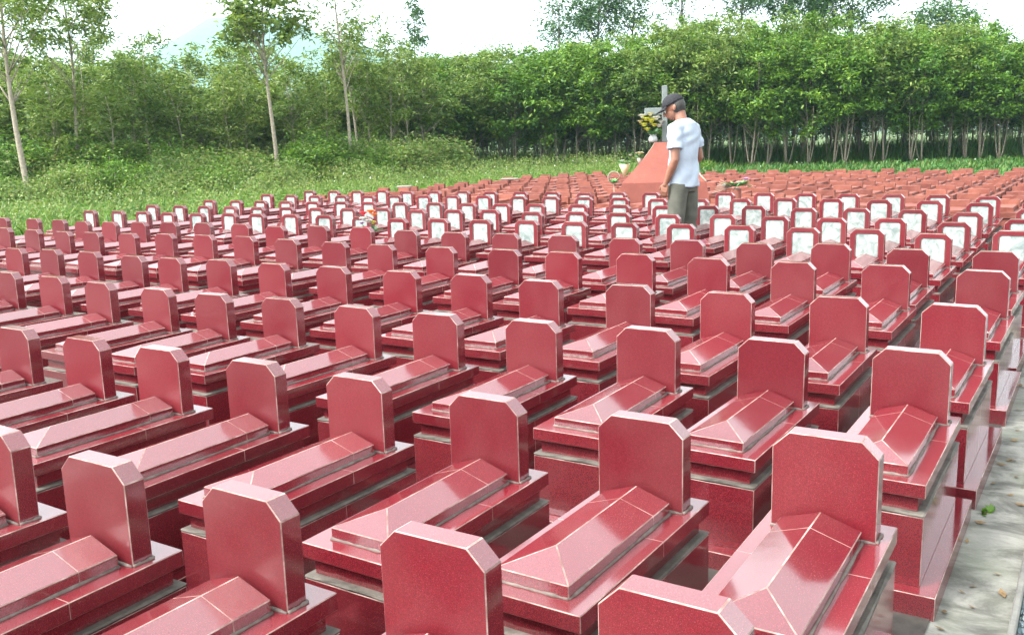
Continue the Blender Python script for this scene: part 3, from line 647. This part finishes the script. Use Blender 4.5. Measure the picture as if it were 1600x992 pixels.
for (px, dep, h, rx, z0, nl, lab) in ((875, 62, 10.7, 1.5, 7.2, 1500, 'thin crowned tall tree above the wood left of the cross'), (932, 62, 12.2, 1.9, 7.4, 5200, 'dense dark tall tree above the wood, upper middle'), (985, 64, 10.9, 1.4, 7.6, 1400, 'thin crowned tall tree directly above and left of the man'), (1060, 62, 13.2, 2.0, 8.8, 1900, 'airy tall treetop directly above the man'), (1150, 62, 12.6, 1.7, 8.2, 1600, 'airy tall treetop right of the man, left of the big dark crown'), (1215, 60, 12.4, 3.4, 7.6, 9000, 'broad dark crown rising highest above the wood'), (1320, 60, 11.0, 2.6, 7.6, 4800, 'dark spreading crown right of the highest one'), (1460, 60, 9.0, 2.0, 6.6, 3000, 'low dark crown above the right end of the wood')):
    tall(lab, px, dep, h, .14, (.3, 0), (rx, rx*.8, z0, h+.3), 60, nl, .26, LEAF_D, BARK, 500+px, .34, .36)
# shrubs in the left undergrowth
def shrub(seed, mat):
    rs = random.Random(seed); t = empty('shrub')
    me, cen = crown_mesh('foliage', seed, (0, 0, 0), 30, 3600, .062, (.62, .6, .08, .95), clump=.12, asp=.42, hollow=.1)
    bm = bmesh.new()
    for q in range(12):
        c = Vector(cen[q]); bm_tube(bm, [(0, 0, -.03), c*.5+Vector((0, 0, .05)), c], [.012, .008, .004], 5)
    bm_obj('stems', bm, [BARK], t); link('foliage', me, t, [mat]); return t
shr = Bank([shrub(600, LEAF_S), shrub(601, LEAF_S), shrub(602, LEAF_A)])
sp = []
for i in range(84):
    u = rt.random(); px = rt.uniform(-40, 700) ; dep = rt.uniform(19.5, 31) + max(0, (px-100))*.012
    sp.append((px, dep))
rn = random.Random(21)
for i in range(34):
    px = rn.uniform(-30, 640); sp.append((px, rn.uniform(20.5, 25.5)+max(0, px-60)*.014))
sp.sort(key=lambda a: a[0])
for i, (px, dep) in enumerate(sp):
    o = shr.get(rt.randrange(3)) if i > 2 else shr.get(i); s_ = rt.uniform(.7, 1.25)*(1.4 if dep > 24 else 1.0)
    place(o, gp(px, dep), (s_*1.25, s_), rt.uniform(0, 6.28))
    tag(o, 'leafy green shrub, %s from the left in the undergrowth below the left trees' % nth(i+1), 'shrub', 'undergrowth shrubs')

# grass and weeds
def tufts(name, seed, P, hmin, hmax, nb, mat, label, white=0, wid=.011):
    rs = np.random.RandomState(seed); P = np.asarray(P); n = len(P)
    B = np.repeat(P, nb, 0); m_ = len(B); hh = rs.uniform(hmin, hmax, n).repeat(nb)*rs.uniform(.5, 1.1, m_)
    a = rs.uniform(0, 6.283, m_); d = np.c_[np.cos(a), np.sin(a)]; s = np.c_[-d[:, 1], d[:, 0]]
    sp_ = rs.uniform(.15, .75, m_)*hh; w_ = wid*rs.uniform(.7, 1.6, m_)
    base = np.c_[B[:, 0]+d[:, 0]*.05*rs.rand(m_), B[:, 1]+d[:, 1]*.05*rs.rand(m_), np.full(m_, -.02)]
    def pt(u, k, sg):
        return np.c_[base[:, 0]+d[:, 0]*sp_*u**1.7+sg*s[:, 0]*w_*k, base[:, 1]+d[:, 1]*sp_*u**1.7+sg*s[:, 1]*w_*k, base[:, 2]+hh*(u-.28*u**3)]
    V = np.stack([pt(0, .7, -1), pt(0, .7, 1), pt(.55, 1, 1), pt(1, .12, 1), pt(1, .12, -1), pt(.55, 1, -1)], 1).reshape(-1, 3)
    i0 = np.arange(m_)*6
    F = np.concatenate([np.c_[i0, i0+1, i0+2, i0+5], np.c_[i0+5, i0+2, i0+3, i0+4]]); mi = np.zeros(len(F))
    if white:
        Q = P[rs.choice(n, white)]; q = len(Q); z = rs.uniform(hmin*.9, hmax*1.1, q); r = rs.uniform(.008, .02, q)
        W = []
        for dx, dz in ((-1, 0), (0, -1), (1, 0), (0, 1)):
            W.append(np.c_[Q[:, 0]+dx*r, Q[:, 1]+dz*r*.3, z+dz*r])
        W = np.stack(W, 1).reshape(-1, 3); F2 = np.arange(4*q).reshape(-1, 4)+len(V)
        V = np.concatenate([V, W]); F = np.concatenate([F, F2]); mi = np.concatenate([mi, np.ones(q)])
    o = link(name, np_mesh(name, V, F, mi), None, [mat, PET['white']]); tag(o, label, 'grass', kind='stuff'); return o
rs = np.random.RandomState(8)
P = []
while len(P) < 19000:
    x = rs.uniform(-36, -12.3); y = rs.uniform(3, 33)
    if x > -12.2-.0*y: continue
    if rs.rand() > np.exp(-(-12.2-x)/16.0)+.12: continue
    P.append((x, y))
tufts('tall_grass', 1, P, .12, .62, 12, GRASSM, 'bright green grass and weeds along the left edge of the tombs', 260)
P = np.c_[rs.uniform(-30, 9, 13000), 20.1+rs.uniform(0, 1, 13000)**1.3*22]
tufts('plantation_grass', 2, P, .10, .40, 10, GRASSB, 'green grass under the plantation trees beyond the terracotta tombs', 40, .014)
# little weeds by the path
for (px, py, s_, lab) in ((1542, 800, 1, 'small green weed growing beside the nearest plinth on the path'), (1556, 655, 1.3, 'tuft of weeds beside the second plinth along the path'), (1590, 590, 1.2, 'weed tuft farther up the concrete path')):
    d = ray(px, py); q = CP+d*(-CP.z/d.z)
    t = empty('weed', (q.x, q.y, 0)); tag(t, lab, 'weed')
    bm = bmesh.new(); rr = random.Random(px)
    for i in range(26):
        a = rr.uniform(0, 6.28); L = .03*s_*rr.uniform(.5, 1.2); dd = Vector((math.cos(a), math.sin(a), rr.uniform(.2, 1.4))).normalized(); sN = Vector((-math.sin(a), math.cos(a), 0))*L*.22
        b0 = Vector((rr.uniform(-.02, .02), rr.uniform(-.02, .02), -.002)); bm.faces.new([bm.verts.new(v) for v in (b0, b0+dd*L*.55-sN, b0+dd*L, b0+dd*L*.55+sN)])
    bm_obj('leaves', bm, [LEAF_A], t)
# bouquet standing on a tomb in the middle
b5 = empty('bouquet', (-23.05*S, 19.0*S, (G+.262)*S)); tag(b5, 'orange, white and purple bouquet in a blue pot standing on a tomb', 'flowers')
vase(b5, .045, .09, CER, BLUEC)
foliage(b5, (0, 0, .07), .13, 26, 31)
for x, y, z, r, c in ((.02, 0, .27, .05, 'orange'), (-.05, 0, .255, .045, 'red'), (.06, -.01, .24, .04, 'orange'), (-.03, -.03, .205, .05, 'white'), (.02, -.05, .185, .045, 'white'), (-.06, -.02, .165, .035, 'lilac'), (.06, -.03, .17, .035, 'yellow'), (.0, -.05, .12, .04, 'magenta'), (.05, -.04, .115, .03, 'lilac'), (-.05, -.04, .11, .03, 'white')):
    bloom('flower', hx*x+Vector((0, y, z)), r, c, b5)

P = []
while len(P) < 6000:
    px = rs.uniform(640, 1640); q = gp(px, rs.uniform(37, 50)-(px-1100)/1100*2); P.append((q.x, q.y))
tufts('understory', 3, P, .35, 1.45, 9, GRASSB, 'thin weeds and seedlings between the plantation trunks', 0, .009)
# leafy weeds reaching up to the left edge of the tombs
n = 110000; c = []
while len(c) < 3600:
    y = rs.uniform(4, 30); x = -12.4-abs(rs.normal())*6.5
    c.append((x, y, .10+.62*rs.rand()**1.5*min(1, (-11.6-x)/1.6)))
c = np.array(c); ii = rs.randint(0, len(c), n); Pn = c[ii]+rs.normal(size=(n, 3))*np.array([.16, .16, .10]); Pn[:, 2] = np.abs(Pn[:, 2])
d = rs.normal(size=(n, 3)); d[:, 2] = np.abs(d[:, 2])*.7; d /= np.linalg.norm(d, axis=1)[:, None]
nn = rs.normal(size=(n, 3))*.7; nn[:, 2] += .8; s = np.cross(d, nn); s /= np.linalg.norm(s, axis=1)[:, None]; L = rs.uniform(.03, .075, n)[:, None]
V = np.stack([Pn, Pn+d*L*.5+s*L*.2, Pn+d*L, Pn+d*L*.5-s*L*.2], 1).reshape(-1, 3)
o = link('leafy_weeds', np_mesh('leafy_weeds', V, np.arange(4*n).reshape(-1, 4)), None, [LEAF_S]); tag(o, 'leafy low weeds crowding the left edge of the tombs', 'weeds', kind='stuff')

# fallen leaves on the tombs' slabs, the gaps and the path
n = 340; V = []; rl = random.Random(4)
for i in range(n):
    if i < 70: x = rl.uniform(.10, .78)*S; y = rl.uniform(-2, 22)*S; z = .004
    else:
        x = rl.uniform(-24, 0)*S; y = rl.uniform(-5, 26)*S; z = .009
    a = rl.uniform(0, 6.28); L = rl.uniform(.010, .026); d = Vector((math.cos(a), math.sin(a), 0)); s = Vector((-d.y, d.x, 0)); p = Vector((x, y, z))
    V += [p, p+d*L+s*L*.5+Vector((0, 0, .003)), p+d*L*2+Vector((0, 0, .006)), p+d*L-s*L*.5]
o = link('fallen_leaves', np_mesh('fallen_leaves', [tuple(v) for v in V], np.arange(4*n).reshape(-1, 4)), None, [plain('dry_leaf', (.16, .10, .04), .8, .4, 60)]); tag(o, 'small dry fallen leaves on the path and between the tombs', 'leaves', kind='stuff')

# ------------------------------------------------------------------ the man (faces local -Y, his left is +X)
def remeshed(name, parts, mats, parent, voxel, smooth_it=3, disp=None):
    """parts: closed tubes / balls merged into one continuous skin"""
    bm = bmesh.new()
    for p_ in parts:
        if p_[0] == 't': bm_tube(bm, p_[1], p_[2], p_[4] if len(p_) > 4 else 16, 0, p_[3] if len(p_) > 3 else None)
        else: bm_ball(bm, p_[1], p_[2], 0, p_[3], 3)
    me = D.meshes.new(name+'_raw'); bmesh.ops.recalc_face_normals(bm, faces=bm.faces[:]); bm.to_mesh(me); bm.free()
    o = D.objects.new(name+'_raw', me); C.objects.link(o)
    md = o.modifiers.new('r', 'REMESH'); md.mode = 'VOXEL'; md.voxel_size = voxel
    ms = o.modifiers.new('s', 'SMOOTH'); ms.factor = .5; ms.iterations = smooth_it
    dg = bpy.context.evaluated_depsgraph_get(); dg.update()
    me2 = D.meshes.new_from_object(o.evaluated_get(dg)); me2.name = name
    D.objects.remove(o)
    n = len(me2.vertices); co = np.empty(n*3, np.float32); me2.vertices.foreach_get('co', co); co = co.reshape(-1, 3)
    if disp is not None:
        nr = np.empty(n*3, np.float32); me2.vertices.foreach_get('normal', nr); nr = nr.reshape(-1, 3)
        co = co+nr*disp(co)[:, None]; me2.vertices.foreach_set('co', co.astype(np.float32).ravel())
    for p_ in me2.polygons: p_.use_smooth = True
    me2.materials.clear()
    return link(name, me2, parent, mats)
def ell_rings(rings, n=28):       # stacked ellipses (cx, cy, z, rx, ry) closed into a solid
    bm = bmesh.new(); L = []
    for cx_, cy_, z, rx, ry in rings:
        L.append([bm.verts.new((cx_+rx*math.cos(6.28318*i/n), cy_+ry*math.sin(6.28318*i/n), z)) for i in range(n)])
    for a, b in zip(L, L[1:]):
        for i in range(n): bm.faces.new((a[i], a[(i+1) % n], b[(i+1) % n], b[i]))
    bm.faces.new(list(reversed(L[0]))); bm.faces.new(L[-1]); return bm
SKIN = plain('skin', (.24, .105, .065), .5, .08, 30)
SHIRT = N('white_cotton'); SHIRT = SHIRT.out(SHIRT.ramp(SHIRT.noise(25), [(.3, (.35, .405, .49)), (.7, (.40, .455, .53))]), .85)
TROUS = plain('olive_grey_cotton', (.085, .085, .066), .85, .25, 12)
CAPM = plain('dark_grey_cap_cloth', (.010, .010, .013), .85, .2, 40); HAIR = plain('dark_hair', (.03, .026, .024), .6, .3, 90)
SHOE = plain('dark_shoe_leather', (.04, .035, .03), .5, .2, 30)
mp_ = at(1066, 250, 37.4*S)
man = empty('person', (mp_.x, mp_.y, 0), R(-98))
tag(man, 'man in white t-shirt, olive trousers and dark cap standing with bowed head among the tombs', 'person')
# arms: shoulder, elbow, wrist
SL, EL, WL = Vector((.168, .015, 1.375)), Vector((.212, .045, 1.09)), Vector((.205, -.055, .872))
SR, ER, WR = Vector((-.168, .015, 1.375)), Vector((-.235, .055, 1.10)), Vector((-.205, -.11, .93))
def arm(S0, E0, W0):
    return ('t', [S0, S0.lerp(E0, .35), S0.lerp(E0, .75), E0, E0.lerp(W0, .3), E0.lerp(W0, .7), W0, W0+(W0-E0).normalized()*.03], [.052, .050, .043, .040, .043, .033, .026, .026])
def hand(W0, dirv, side, palm_n):
    """palm, four bent fingers and a thumb; dirv: down the hand, side: towards the thumb, palm_n: out of the palm"""
    d = dirv.normalized(); s = side.normalized(); nrm = palm_n.normalized(); P = []
    for k, (off, L, r) in enumerate(((.030, .072, .0092), (.011, .080, .0095), (-.009, .075, .0092), (-.027, .058, .0082))):
        b = W0+d*.02+s*off*.7; kn = W0+d*.095+s*off
        f1 = kn+(d*.9+nrm*.35).normalized()*L*.45; f2 = f1+(d*.6+nrm*.8).normalized()*L*.32; f3 = f2+(d*.25+nrm*.95).normalized()*L*.25
        P.append(('t', [b, W0+d*.06+s*off*.9, kn], [.014, .015, .0125], None, 8))
        P.append(('t', [kn-d*.012, kn+(f1-kn)*.5, f1, f2, f3], [r*1.1, r*1.02, r, r*.94, r*.75], None, 8))
    t0 = W0+d*.025+s*.022; t1 = t0+(d*.6+s*.75+nrm*.2).normalized()*.04; t2 = t1+(d*.9+s*.3+nrm*.4).normalized()*.032; t3 = t2+(d*.95+nrm*.5).normalized()*.024
    P.append(('t', [t0, t1, t2, t3], [.015, .0125, .0105, .008], None, 8))
    return P
HC = Vector((.012, -.088, 1.575))            # centre of the bowed head
hm = Matrix.Rotation(R(24), 4, 'Z') @ Matrix.Rotation(R(27), 4, 'X')   # tilt forward, turn to his left
def H(x, y, z): return HC + (hm @ Vector((x, y, z)))
parts = [
 ('t', [(0, .01, .80), (0, .01, .92), (0, .005, 1.05), (0, .015, 1.2), (0, .02, 1.32), (0, .018, 1.39), (0, .0, 1.43)], [.14, .14, .13, .138, .145, .105, .05], [.68, .68, .68, .66, .62, .60, .9], 24),
 ('t', [(0, .012, 1.40), (0, -.012, 1.46), H(0, .03, -.06)], [.066, .058, .055], None, 16),
 ('t', [SL, (0, .018, 1.395), SR], [.050, .058, .050], None, 14), arm(SL, EL, WL), arm(SR, ER, WR),
 ('b', H(0, .012, .022), .098, (.80, .98, .98)), ('b', H(0, -.03, -.03), .07, (.86, .9, 1.05)), ('b', H(0, -.058, -.075), .032, (1, .9, .75)),
 ('t', [H(0, -.098, .012), H(0, -.112, -.012), H(0, -.118, -.026), H(0, -.098, -.032)], [.008, .011, .014, .01], None, 8),
 ('b', H(.0, -.094, -.054), .014, (1.5, .7, .5)), ('b', H(.028, -.083, .022), .016, (1.3, .6, .5)), ('b', H(-.028, -.083, .022), .016, (1.3, .6, .5)),
 ('b', H(.080, .012, -.005), .026, (.34, .75, 1.1)), ('b', H(-.080, .012, -.005), .026, (.34, .75, 1.1)),
 ('t', [(.09, .01, .86), (.105, .0, .62), (.11, -.005, .46), (.112, .015, .30), (.115, .03, .09)], [.085, .072, .055, .05, .038], None, 16),
 ('t', [(-.09, .01, .86), (-.10, .02, .62), (-.105, .02, .46), (-.108, .045, .30), (-.11, .06, .09)], [.085, .072, .055, .05, .038], None, 16)]
parts += hand(WL, Vector((-.02, -.25, -1)), Vector((0, -1, .15)), Vector((-1, -.1, 0)))
parts += hand(WR, Vector((.02, -.45, -.9)), Vector((0, -.9, .5)), Vector((1, -.1, 0)))
body = remeshed('body', parts, [SKIN], man, .0052, 2)
# t-shirt
def folds(co):
    x, y, z = co.T
    lo = np.clip((1.3-z)/.4, 0, 1)
    return (.009*np.sin(x*38+z*9+np.sin(z*14)*1.6)*lo*.6+.011*np.sin(z*26+x*14+y*20)*np.clip((z-.85)*3, 0, 1)*np.exp(-((z-1.0)/.14)**2)+.006*np.sin(z*55+x*22)*np.exp(-((z-1.28)/.07)**2))
bm_parts = [('t', [(0, .012, .825), (0, .012, .84), (0, .015, .95), (0, .015, 1.08), (0, .02, 1.22), (0, .022, 1.33), (0, .012, 1.41), (0, -.002, 1.452)], [.172, .175, .170, .163, .170, .176, .150, .076], [.80, .80, .78, .74, .70, .68, .74, .98], 32),
 ('t', [(.10, .017, 1.385), SL, SL.lerp(EL, .3), SL.lerp(EL, .66)], [.072, .073, .071, .075], None, 20),
 ('t', [(-.10, .017, 1.385), SR, SR.lerp(ER, .3), SR.lerp(ER, .66)], [.072, .073, .071, .075], None, 20)]
shirt = remeshed('t_shirt', bm_parts, [SHIRT], man, .007, 3, folds)
bm = bmesh.new(); bm_tube(bm, [(.062*math.cos(a), .066*math.sin(a)-.006, 1.452+.012*math.sin(a)) for a in [i*.3307 for i in range(20)]], [.009]*20, 8)
bm_obj('collar', bm, [SHIRT], shirt, True)
def tf(co):
    x, y, z = co.T
    return .005*np.sin(z*30+x*20)*np.clip((.8-z)*2, 0, 1)+.006*np.sin(z*44+y*30)*(np.exp(-((z-.44)/.07)**2)+np.exp(-((z-.12)/.07)**2))
tp = [('t', [(0, .012, .99), (0, .012, .93), (0, .016, .84), (0, .015, .78)], [.142, .146, .152, .135], [.68, .70, .72, .78], 28),
 ('t', [(.083, .012, .86), (.098, .0, .66), (.108, -.005, .46), (.112, .012, .28), (.115, .02, .075)], [.098, .09, .078, .070, .068], None, 20),
 ('t', [(-.083, .012, .86), (-.095, .02, .66), (-.104, .02, .46), (-.108, .04, .28), (-.11, .05, .075)], [.098, .09, .078, .070, .068], None, 20)]
remeshed('trousers', tp, [TROUS], man, .008, 3, tf)
for x, y in ((.117, .02), (-.112, .05)):
    remeshed('shoe', [('t', [(x, y+.045, .045), (x, y-.02, .05), (x, y-.10, .038), (x, y-.175, .030), (x, y-.205, .027)], [.040, .043, .046, .040, .022], [1, 1, .8, .7, .7], 16), ('b', (x, y+.03, .06), .045, (1, 1.1, 1))], [SHOE], man, .006, 2)
# hair below the cap
remeshed('hair', [('b', H(0, .03, .008), .098, (.86, .92, .90)), ('b', H(0, .052, -.03), .06, (1.1, .85, .8))], [HAIR], man, .006, 1)
# cap: dome cut level, with a curved brim
bm = bmesh.new(); n = 28; L = []
for u in [0, .12, .3, .5, .7, .85, .95]:
    a = u*math.pi/2; rr_ = math.cos(a); zz = math.sin(a)
    L.append([bm.verts.new(H(.088*rr_*math.cos(6.28318*i/n), .112*rr_*math.sin(6.28318*i/n)+.010, .035+.098*zz)) for i in range(n)])
for a, b in zip(L, L[1:]):
    for i in range(n): f = bm.faces.new((a[i], a[(i+1) % n], b[(i+1) % n], b[i])); f.smooth = True
bm.faces.new(L[-1]); bm.faces.new(list(reversed(L[0])))
cap = bm_obj('cap', bm, [CAPM], man)
bm = bmesh.new(); g = []
for j in range(6):
    row = []
    for i in range(13):
        a = -math.pi/2+(i/12-.5)*2.1; ex = j/5
        x = (.088)*math.cos(a)*(1+.02*ex); y = .112*math.sin(a)+.010-ex*.078*max(0, math.cos((i/12-.5)*2.6)); z = .040-.010*ex-.22*x*x*20*.35*ex
        row.append((x, y, z))
    g.append(row)
tv = [[bm.verts.new(H(x, y, z+.003)) for x, y, z in r_] for r_ in g]; bv = [[bm.verts.new(H(x, y, z-.003)) for x, y, z in r_] for r_ in g]
for j in range(5):
    for i in range(12):
        bm.faces.new((tv[j][i], tv[j][i+1], tv[j+1][i+1], tv[j+1][i])); bm.faces.new((bv[j][i], bv[j+1][i], bv[j+1][i+1], bv[j][i+1]))
for i in range(12): bm.faces.new((tv[5][i], tv[5][i+1], bv[5][i+1], bv[5][i])); bm.faces.new((tv[0][i], bv[0][i], bv[0][i+1], tv[0][i+1]))
for j in range(5): bm.faces.new((tv[j][0], tv[j+1][0], bv[j+1][0], bv[j][0])); bm.faces.new((tv[j][12], bv[j][12], bv[j+1][12], tv[j+1][12]))
bm_obj('brim', bm, [CAPM], cap, True)
bm = bmesh.new(); bm_ball(bm, H(0, .010, .134), .007); bm_obj('button', bm, [CAPM], cap, True)

# ------------------------------------------------------------------ air
bm = bmesh.new(); bm_box(bm, -1920, 1920, -1920, 1920, -1.05, 230)
hm_ = D.materials.new('haze_air'); hm_.use_nodes = True; ht = hm_.node_tree; ht.nodes.clear()
pv = ht.nodes.new('ShaderNodeVolumePrincipled'); pv.inputs['Density'].default_value = .0004; pv.inputs['Color'].default_value = (.50, .75, .86, 1); pv.inputs['Anisotropy'].default_value = .2
ho = ht.nodes.new('ShaderNodeOutputMaterial'); ht.links.new(pv.outputs[0], ho.inputs['Volume'])
hz = bm_obj('haze', bm, [hm_]); tag(hz, 'pale bluish haze in the air over the cemetery and the hill', 'haze', kind='stuff')
